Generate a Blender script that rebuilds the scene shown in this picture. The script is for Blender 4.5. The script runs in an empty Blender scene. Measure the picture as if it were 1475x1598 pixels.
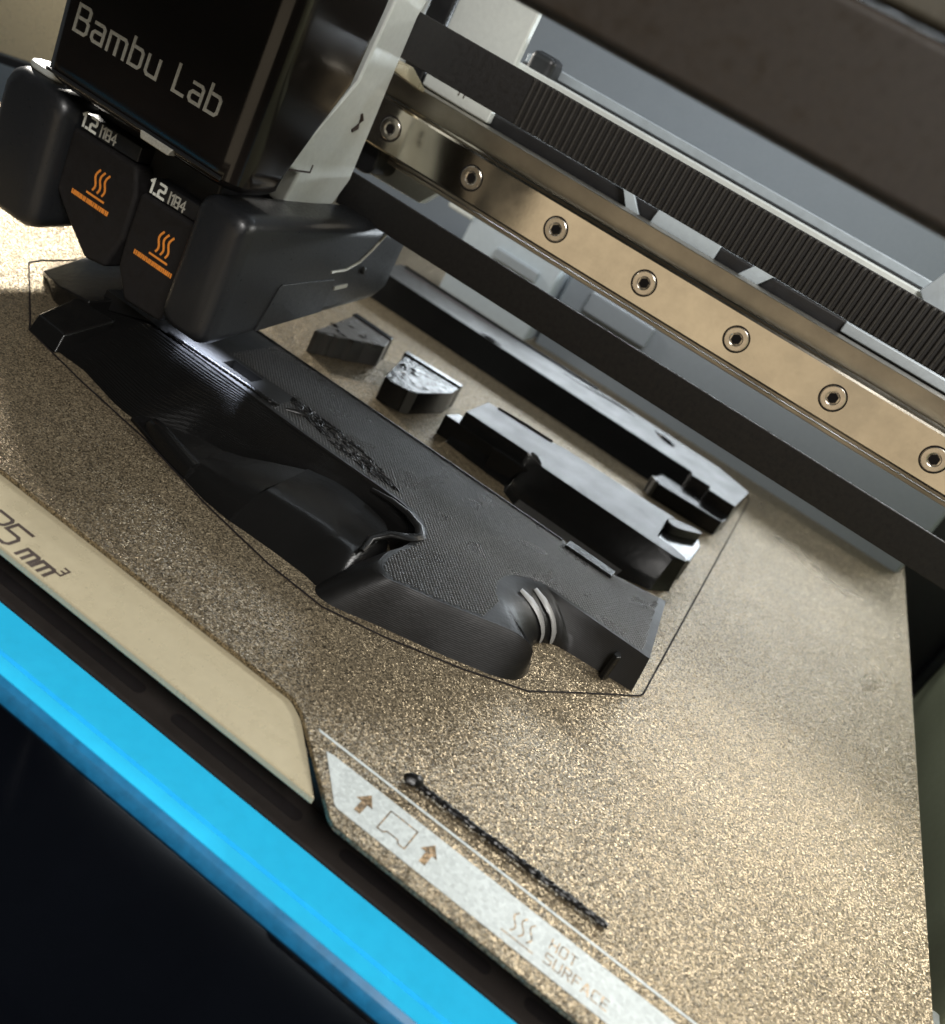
import bpy, bmesh, math, random
from mathutils import Vector, Matrix
random.seed(7)
S = 0.001                      # all lengths below are in millimetres
scene = bpy.context.scene

# ------------------------------------------------------------------ camera
CAM = (116.066, -225.245, 95.463)
YAW, PITCH, ROLL, FPX = 0.217397, 0.423343, 0.516298, 1479.05
fwd = Vector((-math.sin(YAW)*math.cos(PITCH), math.cos(YAW)*math.cos(PITCH), -math.sin(PITCH)))
rt = Vector((math.cos(YAW), math.sin(YAW), 0)); up = rt.cross(fwd)
r2 = math.cos(ROLL)*rt + math.sin(ROLL)*up; u2 = -math.sin(ROLL)*rt + math.cos(ROLL)*up
cd = bpy.data.cameras.new('Camera'); cam = bpy.data.objects.new('Camera', cd)
scene.collection.objects.link(cam)
m = Matrix((r2, u2, -fwd)).transposed().to_4x4(); m.translation = Vector(CAM)*S
cam.matrix_world = m
cd.sensor_fit = 'VERTICAL'; cd.sensor_height = 36.0; cd.lens = 36.0*FPX/1598
cd.clip_start = 0.005; cd.clip_end = 50
cd.dof.use_dof = True; cd.dof.focus_distance = 0.182; cd.dof.aperture_fstop = 24.0
scene.camera = cam

# ------------------------------------------------------------------ world, lamps, exposure
w = bpy.data.worlds.new('World'); scene.world = w; w.use_nodes = True
w.node_tree.nodes['Background'].inputs[0].default_value = (0.80, 0.86, 0.80, 1)
w.node_tree.nodes['Background'].inputs[1].default_value = 0.02
def area(name, loc, target, sx, sy, power, col, spread=180):
    l = bpy.data.lights.new(name, 'AREA'); l.shape = 'RECTANGLE'; l.size = sx*S; l.size_y = sy*S
    l.energy = power; l.color = col; l.spread = math.radians(spread)
    o = bpy.data.objects.new(name, l); scene.collection.objects.link(o)
    o.location = Vector(loc)*S
    d = (Vector(target)-Vector(loc)).normalized()
    o.rotation_euler = d.to_track_quat('-Z', 'Y').to_euler()
    return o
area('chamber_led_left', (-205, 70, 128), (-60, -15, 0), 60, 14, 0.40, (1.0, 0.95, 0.86), 110)
area('chamber_led_rear', (95, 231, 78), (95, 0, 40), 300, 20, 0.38, (0.86, 0.94, 1.0))
area('rear_right_fill', (223, 228, 180), (153, -67, 0), 70, 34, 0.15, (1.0, 0.985, 0.95), 120)  # added lamp, out of view, for the right side of the plate
area('plate_highlight_fill', (198, 8, 132), (156, -66, 0), 60, 40, 0.165, (1.0, 0.985, 0.95), 130)  # no fixture here; added to make the plate's soft highlight
area('rear_wall_fill', (60, 60, 225), (60, 235, 40), 200, 20, 0.19, (0.84, 0.93, 1.0))  # extra unseen light to brighten the rear wall and panels
area('room_lamp', (330, -500, 500), (110, -100, 0), 260, 260, 5.2, (1.0, 0.97, 0.93))
area('rail_glow_fill', (110, -700, -20), (110, 0, 60), 600, 240, 0.36, (1.0, 0.82, 0.58))  # added warm area light for the tan reflection on the rail
area('toolhead_led', (4, -45.5, 13.3), (4, -46.5, 8), 24, 3, 0.016, (0.74, 0.82, 1.0), 100)
vs = scene.view_settings
vs.view_transform = 'Standard'; vs.look = 'None'; vs.exposure = 0.0; vs.gamma = 1.0
vs.use_curve_mapping = False

# ------------------------------------------------------------------ materials
def newmat(name):
    mt = bpy.data.materials.new(name); mt.use_nodes = True
    return mt, mt.node_tree, mt.node_tree.nodes['Principled BSDF']
def N(nt, kind, **kw):
    n = nt.nodes.new(kind)
    for k, v in kw.items():
        if k.startswith('i_'): n.inputs[k[2:].replace('_', ' ')].default_value = v
        else: setattr(n, k, v)
    return n
def plain(name, col, rough=0.4, metal=0.0, spec=0.5, noise=None, var=0.15, bump=0.0, coat=0.0, rvar=0.12):
    """colour with fine grain: noise = features per mm"""
    mt, nt, b = newmat(name)
    b.inputs['Metallic'].default_value = metal
    b.inputs['Specular IOR Level'].default_value = spec
    b.inputs['Coat Weight'].default_value = coat
    b.inputs['Coat Roughness'].default_value = 0.12
    tc = N(nt, 'ShaderNodeTexCoord')
    nz = N(nt, 'ShaderNodeTexNoise', i_Scale=(noise or 0.2)*1000, i_Detail=6.0, i_Roughness=0.65)
    nt.links.new(tc.outputs['Object'], nz.inputs['Vector'])
    mr = N(nt, 'ShaderNodeMapRange'); mr.inputs['From Min'].default_value = 0.3; mr.inputs['From Max'].default_value = 0.7
    mr.inputs['To Min'].default_value = 1-var; mr.inputs['To Max'].default_value = 1+var
    nt.links.new(nz.outputs['Fac'], mr.inputs['Value'])
    mx = N(nt, 'ShaderNodeVectorMath', operation='SCALE'); mx.inputs[0].default_value = col
    nt.links.new(mr.outputs[0], mx.inputs['Scale']); nt.links.new(mx.outputs[0], b.inputs['Base Color'])
    r = N(nt, 'ShaderNodeMapRange'); r.inputs['From Min'].default_value = 0.3; r.inputs['From Max'].default_value = 0.7
    r.inputs['To Min'].default_value = max(0.02, rough-rvar*rough*2); r.inputs['To Max'].default_value = rough+rvar*rough*2
    nz2 = N(nt, 'ShaderNodeTexNoise', i_Scale=(noise or 0.2)*430, i_Detail=5.0)
    nt.links.new(tc.outputs['Object'], nz2.inputs['Vector'])
    nt.links.new(nz2.outputs['Fac'], r.inputs['Value']); nt.links.new(r.outputs[0], b.inputs['Roughness'])
    if bump:
        bp = N(nt, 'ShaderNodeBump', i_Strength=0.6, i_Distance=bump*S)
        nt.links.new(nz.outputs['Fac'], bp.inputs['Height']); nt.links.new(bp.outputs[0], b.inputs['Normal'])
    return mt

def plate_mat(name, col, cell, tilt, rough, metal, white=False):
    """powder-coated texture: little facets, each tilted its own way"""
    mt, nt, b = newmat(name)
    tc = N(nt, 'ShaderNodeTexCoord'); geo = N(nt, 'ShaderNodeNewGeometry')
    wob = N(nt, 'ShaderNodeTexNoise', i_Scale=1400.0, i_Detail=2.0)
    nt.links.new(tc.outputs['Object'], wob.inputs['Vector'])
    ws = N(nt, 'ShaderNodeVectorMath', operation='SCALE'); ws.inputs['Scale'].default_value = 0.0003
    nt.links.new(wob.outputs['Color'], ws.inputs[0])
    add0 = N(nt, 'ShaderNodeVectorMath', operation='ADD')
    nt.links.new(tc.outputs['Object'], add0.inputs[0]); nt.links.new(ws.outputs[0], add0.inputs[1])
    vo = N(nt, 'ShaderNodeTexVoronoi', i_Scale=1000/cell); nt.links.new(add0.outputs[0], vo.inputs['Vector'])
    sub = N(nt, 'ShaderNodeVectorMath', operation='SUBTRACT'); sub.inputs[1].default_value = (0.5, 0.5, 0.5)
    nt.links.new(vo.outputs['Color'], sub.inputs[0])
    sc = N(nt, 'ShaderNodeVectorMath', operation='MULTIPLY'); sc.inputs[1].default_value = (tilt, tilt, 0)
    nt.links.new(sub.outputs[0], sc.inputs[0])
    nz = N(nt, 'ShaderNodeTexNoise', i_Scale=2600.0, i_Detail=3.0, i_Roughness=0.6)
    nt.links.new(tc.outputs['Object'], nz.inputs['Vector'])
    bp = N(nt, 'ShaderNodeBump', i_Strength=0.55, i_Distance=0.00020)
    nt.links.new(nz.outputs['Fac'], bp.inputs['Height'])
    ad = N(nt, 'ShaderNodeVectorMath', operation='ADD')
    nt.links.new(bp.outputs[0], ad.inputs[0]); nt.links.new(sc.outputs[0], ad.inputs[1])
    nm = N(nt, 'ShaderNodeVectorMath', operation='NORMALIZE'); nt.links.new(ad.outputs[0], nm.inputs[0])
    nt.links.new(nm.outputs[0], b.inputs['Normal'])
    sep = N(nt, 'ShaderNodeSeparateColor'); nt.links.new(vo.outputs['Color'], sep.inputs[0])
    mr = N(nt, 'ShaderNodeMapRange'); mr.inputs['To Min'].default_value = 0.86 if white else 0.12; mr.inputs['To Max'].default_value = 1.1 if white else 1.9
    nt.links.new(sep.outputs[2], mr.inputs['Value'])
    big = N(nt, 'ShaderNodeTexNoise', i_Scale=22.0, i_Detail=4.0)
    nt.links.new(tc.outputs['Object'], big.inputs['Vector'])
    mr2 = N(nt, 'ShaderNodeMapRange'); mr2.inputs['From Min'].default_value = 0.3; mr2.inputs['From Max'].default_value = 0.7
    mr2.inputs['To Min'].default_value = 0.93; mr2.inputs['To Max'].default_value = 1.07
    nt.links.new(big.outputs['Fac'], mr2.inputs['Value'])
    mu = N(nt, 'ShaderNodeMath', operation='MULTIPLY'); nt.links.new(mr.outputs[0], mu.inputs[0]); nt.links.new(mr2.outputs[0], mu.inputs[1])
    cs = N(nt, 'ShaderNodeVectorMath', operation='SCALE'); cs.inputs[0].default_value = col
    nt.links.new(mu.outputs[0], cs.inputs['Scale']); nt.links.new(cs.outputs[0], b.inputs['Base Color'])
    b.inputs['Metallic'].default_value = metal
    sm = N(nt, 'ShaderNodeTexNoise', i_Scale=34.0, i_Detail=5.0, i_Roughness=0.6, i_Distortion=0.8)
    nt.links.new(tc.outputs['Object'], sm.inputs['Vector'])
    mr3 = N(nt, 'ShaderNodeMapRange'); mr3.inputs['From Min'].default_value = 0.35; mr3.inputs['From Max'].default_value = 0.7
    mr3.inputs['To Min'].default_value = rough*0.85; mr3.inputs['To Max'].default_value = rough*1.3
    nt.links.new(sm.outputs['Fac'], mr3.inputs['Value']); nt.links.new(mr3.outputs[0], b.inputs['Roughness'])
    return mt

def print_mat(name, top_dots=0.0, rough=0.30, lines=0.0, col=0.006, fine=0.0, spec=0.28, crumple=0.0):
    """black filament: horizontal layer lines on the walls, extrusion texture on the tops"""
    mt, nt, b = newmat(name)
    tc = N(nt, 'ShaderNodeTexCoord'); geo = N(nt, 'ShaderNodeNewGeometry')
    sp = N(nt, 'ShaderNodeSeparateXYZ'); nt.links.new(geo.outputs['Position'], sp.inputs[0])
    sn = N(nt, 'ShaderNodeSeparateXYZ'); nt.links.new(geo.outputs['Normal'], sn.inputs[0])
    def M(op, a, bb=None, c=None):
        n = N(nt, 'ShaderNodeMath', operation=op)
        for i, v in enumerate((a, bb, c)):
            if v is None: continue
            if hasattr(v, 'is_output'): nt.links.new(v, n.inputs[i])
            else: n.inputs[i].default_value = v
        return n.outputs[0]
    zl = M('SINE', M('MULTIPLY', sp.outputs[2], 2*math.pi/0.00034))
    wallf = M('SUBTRACT', 1.0, M('ABSOLUTE', sn.outputs[2]))
    h = M('MULTIPLY', zl, M('MULTIPLY', wallf, 0.11))
    upf = M('GREATER_THAN', sn.outputs[2], 0.75)
    if top_dots:
        a1 = M('SINE', M('MULTIPLY', M('ADD', sp.outputs[0], M('MULTIPLY', sp.outputs[1], 0.45)), 2*math.pi/0.00095))
        a2 = M('SINE', M('MULTIPLY', M('SUBTRACT', sp.outputs[1], M('MULTIPLY', sp.outputs[0], 0.30)), 2*math.pi/0.00115))
        d = M('MULTIPLY', M('MULTIPLY', a1, a2), M('MULTIPLY', upf, top_dots))
        h = M('ADD', h, d)
    if fine:
        a1 = M('SINE', M('MULTIPLY', M('ADD', sp.outputs[0], sp.outputs[1]), 2*math.pi/0.0006))
        h = M('ADD', h, M('MULTIPLY', a1, M('MULTIPLY', upf, fine)))
    nz = N(nt, 'ShaderNodeTexNoise', i_Scale=700.0, i_Detail=5.0, i_Roughness=0.6)
    nt.links.new(tc.outputs['Object'], nz.inputs['Vector'])
    h = M('ADD', h, M('MULTIPLY', nz.outputs['Fac'], 0.45))
    if crumple:
        n3 = N(nt, 'ShaderNodeTexNoise', i_Scale=330.0, i_Detail=3.0, i_Distortion=1.2)
        nt.links.new(tc.outputs['Object'], n3.inputs['Vector'])
        h = M('ADD', h, M('MULTIPLY', M('MULTIPLY', n3.outputs['Fac'], upf), crumple*2))
    bp = N(nt, 'ShaderNodeBump', i_Strength=1.0, i_Distance=0.00010)
    nt.links.new(h, bp.inputs['Height']); nt.links.new(bp.outputs[0], b.inputs['Normal'])
    n2 = N(nt, 'ShaderNodeTexNoise', i_Scale=120.0, i_Detail=4.0)
    nt.links.new(tc.outputs['Object'], n2.inputs['Vector'])
    mr = N(nt, 'ShaderNodeMapRange'); mr.inputs['From Min'].default_value = 0.3; mr.inputs['From Max'].default_value = 0.7
    mr.inputs['To Min'].default_value = rough*0.8; mr.inputs['To Max'].default_value = rough*1.25
    nt.links.new(n2.outputs['Fac'], mr.inputs['Value']); nt.links.new(mr.outputs[0], b.inputs['Roughness'])
    b.inputs['Base Color'].default_value = (col, col*0.98, col*0.95, 1)
    b.inputs['Specular IOR Level'].default_value = spec
    return mt

M_ = {}
M_['plate'] = plate_mat('gold_textured_sheet', (0.235, 0.188, 0.122), 0.24, 0.75, 0.32, 0.66)
M_['plate_white'] = plate_mat('white_print_on_sheet', (0.50, 0.545, 0.54), 0.6, 0.20, 0.55, 0.0, True)
M_['plate_brown'] = plate_mat('brown_unprinted_sheet', (0.27, 0.19, 0.11), 0.5, 0.45, 0.45, 0.6)
M_['plate_edge'] = plain('sheet_cut_edge', (0.10, 0.07, 0.05), 0.5, 0.5)
M_['beige'] = plain('beige_painted_tab', (0.54, 0.475, 0.325), 0.30, 0.25, noise=0.8, var=0.04, bump=0.01)
M_['ink'] = plain('dark_brown_ink', (0.035, 0.02, 0.015), 0.5)
M_['print_top'] = print_mat('black_filament_open_infill', rough=0.40, spec=0.3)
M_['knob'] = print_mat('filament_crossings_painted_glint', rough=0.30, col=0.035, spec=0.8)  # paler copy of the body's black, painting in the domes' glints
M_['print'] = print_mat('black_filament', rough=0.21)
M_['print_flat'] = print_mat('fresh_layer_painted_sheen', rough=0.36, fine=0.12, col=0.035, spec=0.62)  # fresh layer, its black raised in colour to hold reflected light
M_['print_rough'] = print_mat('black_filament_crumpled', rough=0.18, crumple=1.4)
M_['highlight_grey'] = print_mat('painted_highlight_grey', rough=0.42, col=0.16, spec=0.8)  # pale copy of the black filament for painted reflections
M_['print_painted_sheen'] = print_mat('black_filament_painted_sheen', rough=0.30, col=0.06, spec=0.7, crumple=1.5)  # same black filament, greyed to paint reflected light on one block
M_['strand'] = print_mat('black_filament_strand', rough=0.28)
M_['skirt'] = plain('thin_black_strand', (0.012, 0.010, 0.010), 0.7, spec=0.1)
M_['bed_bar'] = plain('matt_brown_black_paint', (0.022, 0.018, 0.016), 0.8, spec=0.12)
M_['black'] = plain('black_plastic', (0.010, 0.010, 0.011), 0.42, noise=0.5)
M_['dark_satin'] = plain('charcoal_satin_plastic', (0.014, 0.015, 0.017), 0.36, noise=3.0, var=0.1, bump=0.002)
M_['cover'] = plain('black_gloss_cover', (0.010, 0.008, 0.007), 0.17, noise=0.1, var=0.2, spec=0.5)
M_['sock'] = plain('black_silicone', (0.010, 0.009, 0.009), 0.7, spec=0.25, noise=1.2, bump=0.02)
M_['letter'] = plain('silver_grey_lettering', (0.42, 0.41, 0.36), 0.45, 0.1, noise=2, var=0.2)
M_['white_ink'] = plain('white_ink', (0.78, 0.80, 0.74), 0.5)
M_['orange_ink'] = plain('orange_ink', (0.80, 0.27, 0.04), 0.5)
M_['white_metal'] = plain('pale_painted_metal', (0.66, 0.69, 0.66), 0.42, 0.15, noise=0.7, var=0.05, bump=0.01)
M_['grey_metal'] = plain('blue_grey_sheet_metal', (0.36, 0.40, 0.43), 0.42, 0.35, noise=0.7, var=0.06, bump=0.008)
M_['steel'] = plain('ground_steel', (0.60, 0.555, 0.47), 0.15, 1.0, noise=0.07, var=0.16, rvar=0.4, bump=0.02)
M_['steel_dark'] = plain('oiled_steel', (0.36, 0.33, 0.28), 0.33, 1.0, noise=0.1)
M_['screw'] = plain('screw_steel', (0.60, 0.55, 0.48), 0.24, 1.0, noise=0.8)
M_['rubber'] = plain('black_belt_rubber', (0.011, 0.010, 0.010), 0.58, noise=2.0, var=0.3, bump=0.03)
M_['rubber_tooth'] = plain('belt_tooth_fabric', (0.026, 0.023, 0.020), 0.55, noise=2.0, var=0.3, bump=0.03)
M_['blue'] = plain('blue_protective_film', (0.03, 0.60, 1.0), 0.45, noise=0.3, var=0.05, spec=0.3)
M_['blue_edge'] = plain('dark_blue_film_edge', (0.015, 0.17, 0.36), 0.35, noise=0.5, var=0.2)
M_['glass'] = plain('black_door_glass', (0.002, 0.0025, 0.004), 0.08, noise=0.05, spec=0.4)
M_['wall'] = plain('grey_chamber_liner', (0.20, 0.225, 0.25), 0.5, noise=0.6, var=0.04)
M_['olive'] = plain('olive_side_liner', (0.50, 0.50, 0.31), 0.45, noise=0.6, var=0.05)
M_['tab'] = plain('pale_blue_grey_sheet', (0.46, 0.52, 0.56), 0.5, 0.1, noise=0.7, var=0.05)
M_['hood_trim'] = plain('olive_brown_trim', (0.06, 0.052, 0.036), 0.6, noise=1.0)
M_['hood'] = plain('brown_black_hood', (0.022, 0.0155, 0.010), 0.6, noise=1.0)
M_['floor'] = plain('dark_chamber_floor', (0.018, 0.018, 0.02), 0.5)

# ------------------------------------------------------------------ builders
COL = scene.collection
def empty(name, loc, label, cat, group=None):
    o = bpy.data.objects.new(name, None); COL.objects.link(o)
    o.empty_display_size = 0.005; o.location = Vector(loc)*S
    o['label'] = label; o['category'] = cat
    if group: o['group'] = group
    return o
def origin(o):
    v = Vector((0, 0, 0))
    while o is not None: v += o.location; o = o.parent
    return v
def raw(name, verts, faces, mat, parent=None, sharp=35, bevel=0, seg=2, kind=None, topmat=None):
    me = bpy.data.meshes.new(name)
    off = origin(parent) if parent else Vector((0, 0, 0))
    me.from_pydata([Vector(v)*S - off for v in verts], [], faces)
    bm = bmesh.new(); bm.from_mesh(me)
    bmesh.ops.recalc_face_normals(bm, faces=bm.faces); bm.to_mesh(me); bm.free()
    me.materials.append(mat)
    if topmat:
        me.materials.append(topmat)
        for q in me.polygons:
            if q.normal.z > 0.9: q.material_index = 1
    for pl in me.polygons: pl.use_smooth = True
    me.set_sharp_from_angle(angle=math.radians(sharp))
    o = bpy.data.objects.new(name, me); COL.objects.link(o)
    if parent: o.parent = parent
    if bevel:
        b = o.modifiers.new('bevel', 'BEVEL'); b.width = bevel*S; b.segments = seg
        b.limit_method = 'ANGLE'; b.angle_limit = math.radians(30); b.harden_normals = True
    if kind: o['kind'] = kind
    return o
def tag(o, label, cat, group=None):
    o['label'] = label; o['category'] = cat
    if group: o['group'] = group
    return o
def loft(rings, cap=True):
    n = len(rings[0]); V = []; F = []
    for r in rings: V += list(r)
    for k in range(len(rings)-1):
        for i in range(n):
            j = (i+1) % n
            F.append((k*n+i, k*n+j, (k+1)*n+j, (k+1)*n+i))
    if cap:
        F.append(tuple(range(n))[::-1]); F.append(tuple(range((len(rings)-1)*n, len(rings)*n)))
    return V, F
def prism(poly, a, b, ax=2):
    """poly extruded from a to b along axis ax"""
    def P(q, t):
        if ax == 2: return (q[0], q[1], t)
        if ax == 1: return (q[0], t, q[1])
        return (t, q[0], q[1])
    return loft([[P(q, a) for q in poly], [P(q, b) for q in poly]])
def boxvf(x0, x1, y0, y1, z0, z1): return prism([(x0, y0), (x1, y0), (x1, y1), (x0, y1)], z0, z1)
def box(name, x0, x1, y0, y1, z0, z1, mat, parent=None, bevel=0.4, seg=2, **k):
    V, F = boxvf(x0, x1, y0, y1, z0, z1)
    return raw(name, V, F, mat, parent, bevel=bevel, seg=seg, **k)
def rrect(x0, x1, y0, y1, r, n=6):
    out = []
    for cx, cy, a in ((x1-r, y1-r, 0), (x0+r, y1-r, 90), (x0+r, y0+r, 180), (x1-r, y0+r, 270)):
        for i in range(n+1):
            t = math.radians(a+90*i/n); out.append((cx+r*math.cos(t), cy+r*math.sin(t)))
    return out
def smooth_poly(pts, it=2):
    for _ in range(it):
        q = []
        for i, a in enumerate(pts):
            b = pts[(i+1) % len(pts)]
            q += [(a[0]*.75+b[0]*.25, a[1]*.75+b[1]*.25), (a[0]*.25+b[0]*.75, a[1]*.25+b[1]*.75)]
        pts = q
    return pts
def tube(pts, rad, n=8, jit=0.0, flat=1.0):
    """tube along 3-D points; rad number or list"""
    rings = []
    for i, p in enumerate(pts):
        p = Vector(p); a = Vector(pts[max(0, i-1)]); b = Vector(pts[min(len(pts)-1, i+1)])
        t = (b-a).normalized(); s = t.cross(Vector((0, 0, 1)))
        s = s.normalized() if s.length > 1e-6 else Vector((1, 0, 0)); u = s.cross(t)
        r = rad[i] if isinstance(rad, (list, tuple)) else rad
        rings.append([tuple(p + s*math.cos(6.28318*k/n)*r*(1+random.uniform(-jit, jit)) + u*math.sin(6.28318*k/n)*r*flat*(1+random.uniform(-jit, jit))) for k in range(n)])
    return loft(rings)
def merge(*vfs):
    V = []; F = []
    for v, f in vfs:
        o = len(V); V += list(v); F += [tuple(i+o for i in q) for q in f]
    return V, F
def ribbon(pts, wd):
    """flat mitred stroke in 2-D, returns left and right point lists"""
    Lp = []; Rp = []
    for i, p in enumerate(pts):
        p = Vector(p)
        d0 = (p-Vector(pts[i-1])).normalized() if i > 0 else None
        d1 = (Vector(pts[i+1])-p).normalized() if i < len(pts)-1 else None
        if d0 is None: d0 = d1; 
        if d1 is None: d1 = d0
        t = (d0+d1).normalized(); nrm = Vector((-t.y, t.x))
        c = max(0.45, nrm.dot(Vector((-d0.y, d0.x))))
        e = 0
        q = p.copy()
        if i == 0: q = p - d1*wd*0.5
        if i == len(pts)-1: q = p + d0*wd*0.5
        Lp.append(q+nrm*wd*0.5/c); Rp.append(q-nrm*wd*0.5/c)
    return Lp, Rp
GL = {
 'B': (0.62, [[(0, 0), (0, 1), (.5, 1), (.6, .9), (.6, .62), (.5, .53), (.15, .53)], [(.5, .53), (.63, .43), (.63, .1), (.53, 0), (.15, 0)]]),
 'a': (0.55, [[(.05, .7), (.45, .7), (.55, .6), (.55, 0), (.1, 0), (0, .1), (0, .28), (.1, .38), (.4, .38)]]),
 'm': (0.86, [[(0, 0), (0, .7), (.76, .7), (.86, .6), (.86, 0)], [(.43, .64), (.43, 0)]]),
 'b': (0.56, [[(0, 1), (0, 0), (.46, 0), (.56, .1), (.56, .6), (.46, .7), (.15, .7)]]),
 'u': (0.56, [[(0, .7), (0, .1), (.1, 0), (.56, 0), (.56, .7)]]),
 'L': (0.50, [[(0, 1), (0, 0), (.5, 0)]]),
 '2': (0.58, [[(0, 1), (.5, 1), (.58, .9), (.58, .6), (.5, .5), (.08, .5), (0, .4), (0, 0), (.58, 0)]]),
 '5': (0.58, [[(.58, 1), (0, 1), (0, .56), (.48, .56), (.58, .46), (.58, .1), (.48, 0), (0, 0)]]),
 '3': (0.50, [[(0, 1), (.5, 1), (.5, 0), (0, 0)], [(.44, .5), (.12, .5)]]),
 '1': (0.22, [[(0, .84), (.2, 1), (.2, 0)]]),
 '.': (0.12, [[(.02, 0), (.12, 0)]]),
 '|': (0.05, [[(.02, -.05), (.02, 1.05)]]),
 '8': (0.5, [[(0, .05), (0, 1), (.5, 1), (.5, 0), (.03, 0)], [(.06, .5), (.44, .5)]]),
 '4': (0.5, [[(.4, 0), (.4, 1), (0, .35), (.34, .35)], [(.46, .35), (.56, .35)]]),
 ' ': (0.30, []),
 'H': (0.55, [[(0, 0), (0, 1)], [(.55, 0), (.55, 1)], [(.05, .5), (.5, .5)]]),
 'O': (0.55, [[(.04, 0), (.45, 0), (.55, .1), (.55, .9), (.45, 1), (.1, 1), (0, .9), (0, .06)]]),
 'T': (0.55, [[(0, 1), (.55, 1)], [(.275, .94), (.275, 0)]]),
 'S': (0.55, [[(.55, 1), (.1, 1), (0, .9), (0, .6), (.1, .5), (.45, .5), (.55, .4), (.55, .1), (.45, 0), (0, 0)]]),
 'U': (0.55, [[(0, 1), (0, .1), (.1, 0), (.45, 0), (.55, .1), (.55, 1)]]),
 'R': (0.55, [[(0, 0), (0, 1), (.45, 1), (.55, .9), (.55, .6), (.45, .5), (.06, .5)], [(.3, .45), (.55, 0)]]),
 'F': (0.5, [[(0, 0), (0, 1), (.5, 1)], [(.05, .5), (.42, .5)]]),
 'A': (0.58, [[(0, 0), (.25, 1), (.33, 1), (.58, 0)], [(.14, .34), (.44, .34)]]),
 'C': (0.52, [[(.52, 1), (.1, 1), (0, .9), (0, .1), (.1, 0), (.52, 0)]]),
 'E': (0.5, [[(.5, 1), (0, 1), (0, 0), (.5, 0)], [(.05, .5), (.42, .5)]]),
}
def strokes(name, lst, wd, to3, nrm, th, mat, parent):
    """list of 2-D polylines -> thin raised marks; to3 maps 2-D to 3-D; nrm outward"""
    V = []; F = []; nv = Vector(nrm)
    for k, pl in enumerate(lst):
        a, b = ribbon(pl, wd); o = len(V); n = len(a); tt = th + 0.003*(k % 3)
        for q in a: V.append(Vector(to3(q))+nv*tt)
        for q in b: V.append(Vector(to3(q))+nv*tt)
        for q in a: V.append(Vector(to3(q))-nv*0.05)
        for q in b: V.append(Vector(to3(q))-nv*0.05)
        for i in range(n-1):
            F += [(o+i, o+i+1, o+n+i+1, o+n+i), (o+i, o+2*n+i, o+2*n+i+1, o+i+1), (o+n+i, o+n+i+1, o+3*n+i+1, o+3*n+i)]
        F += [(o, o+n, o+3*n, o+2*n), (o+n-1, o+3*n-1, o+4*n-1, o+2*n-1)]
    return raw(name, [tuple(v) for v in V], F, mat, parent, sharp=20)
def text_polys(txt, h, sp, slant=0.0, xs=1.0):
    out = []; x = 0.0
    for ch in txt:
        wd, st = GL[ch]
        for pl in st: out.append([((x+q[0]*xs)*h+slant*q[1]*h, q[1]*h) for q in pl])
        x += wd*xs+sp
    return out, x*h

# ================================================================== THE SETTING
def structure(o): o['kind'] = 'structure'; return o
structure(box('chamber_floor', -260, 420, -112, 330, -150, -146, M_['floor'], bevel=0))
structure(box('chamber_rear_wall', -260, 420, 235, 240, -146, 262, M_['wall'], bevel=0))
structure(box('chamber_left_wall', -245, -240, -112, 235, -146, 262, M_['wall'], bevel=0))
# right side wall: olive liner below, black rail and frame post above
structure(box('chamber_right_wall', 232, 237, -112, 235, -146, 262, M_['olive'], bevel=0))
ro = empty('side_channel', (214, 214, -145), 'black rear corner channel beyond the right edge of the gold plate', 'channel')
box('channel_body', 195.5, 231.5, 193, 234.5, -145, 34, M_['black'], ro, bevel=1.0)
box('channel_lip', 228, 231.8, 186, 192.6, -145, 30, M_['dark_satin'], ro, bevel=0.6)
cs_ = empty('corner_strip', (228, -30, -60), 'small white strip at the bottom right corner beside the olive wall', 'strip')
box('strip_body', 222, 231.6, -70, -4, -60, -46, M_['white_metal'], cs_, bevel=0.6)

# ================================================================== HEATBED, PLATE
hb = empty('heatbed', (90, 0, -12), 'black heated bed with a smooth beige front tab under the gold plate', 'heatbed')
V, F = prism([(-158, 196), (-158, -118.5), (190, -118.5), (190, 196)], -9.0, -1.15)
raw('bed_block', V, F, M_['black'], hb, bevel=0.5)
# beige tab: plate cut-out shows it
V, F = prism([(-40, -111.5), (80.5, -111.5), (84.6, -114.0), (94.6, -125.0), (-40, -125.0)], -2.6, -1.1)
tab = raw('beige_tab', V, F, M_['beige'], hb, bevel=0.35)
tp, tw = text_polys('25', 5.2, 0.16, xs=1.05)
strokes('volume_number', tp, 0.62, lambda q: (24.9+q[0], -124.0+q[1], -1.1), (0, 0, 1), 0.03, M_['ink'], tab)
tp, tw = text_polys('mm', 3.2, 0.22, xs=0.95)
strokes('volume_unit', tp, 0.66, lambda q: (34.4+q[0], -124.0+q[1], -1.1), (0, 0, 1), 0.03, M_['ink'], tab)
tp, tw = text_polys('3', 1.9, 0.2)
strokes('volume_exponent', tp, 0.34, lambda q: (40.6+q[0], -121.9+q[1], -1.1), (0, 0, 1), 0.03, M_['ink'], tab)
# bed front bar with long slots
bar = box('front_bar', -120, 200, -124.9, -112, -16, -9.4, M_['bed_bar'], hb, bevel=0.5)
for x0, x1 in ((-10, 62), (68, 93.5), (101, 128), (134, 175)):
    V, F = prism(rrect(x0, x1, -122.6, -120.2, 1.15, 5), -9.5, -9.33)
    raw('vent_slot', V, F, M_['skirt'], bar)

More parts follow.
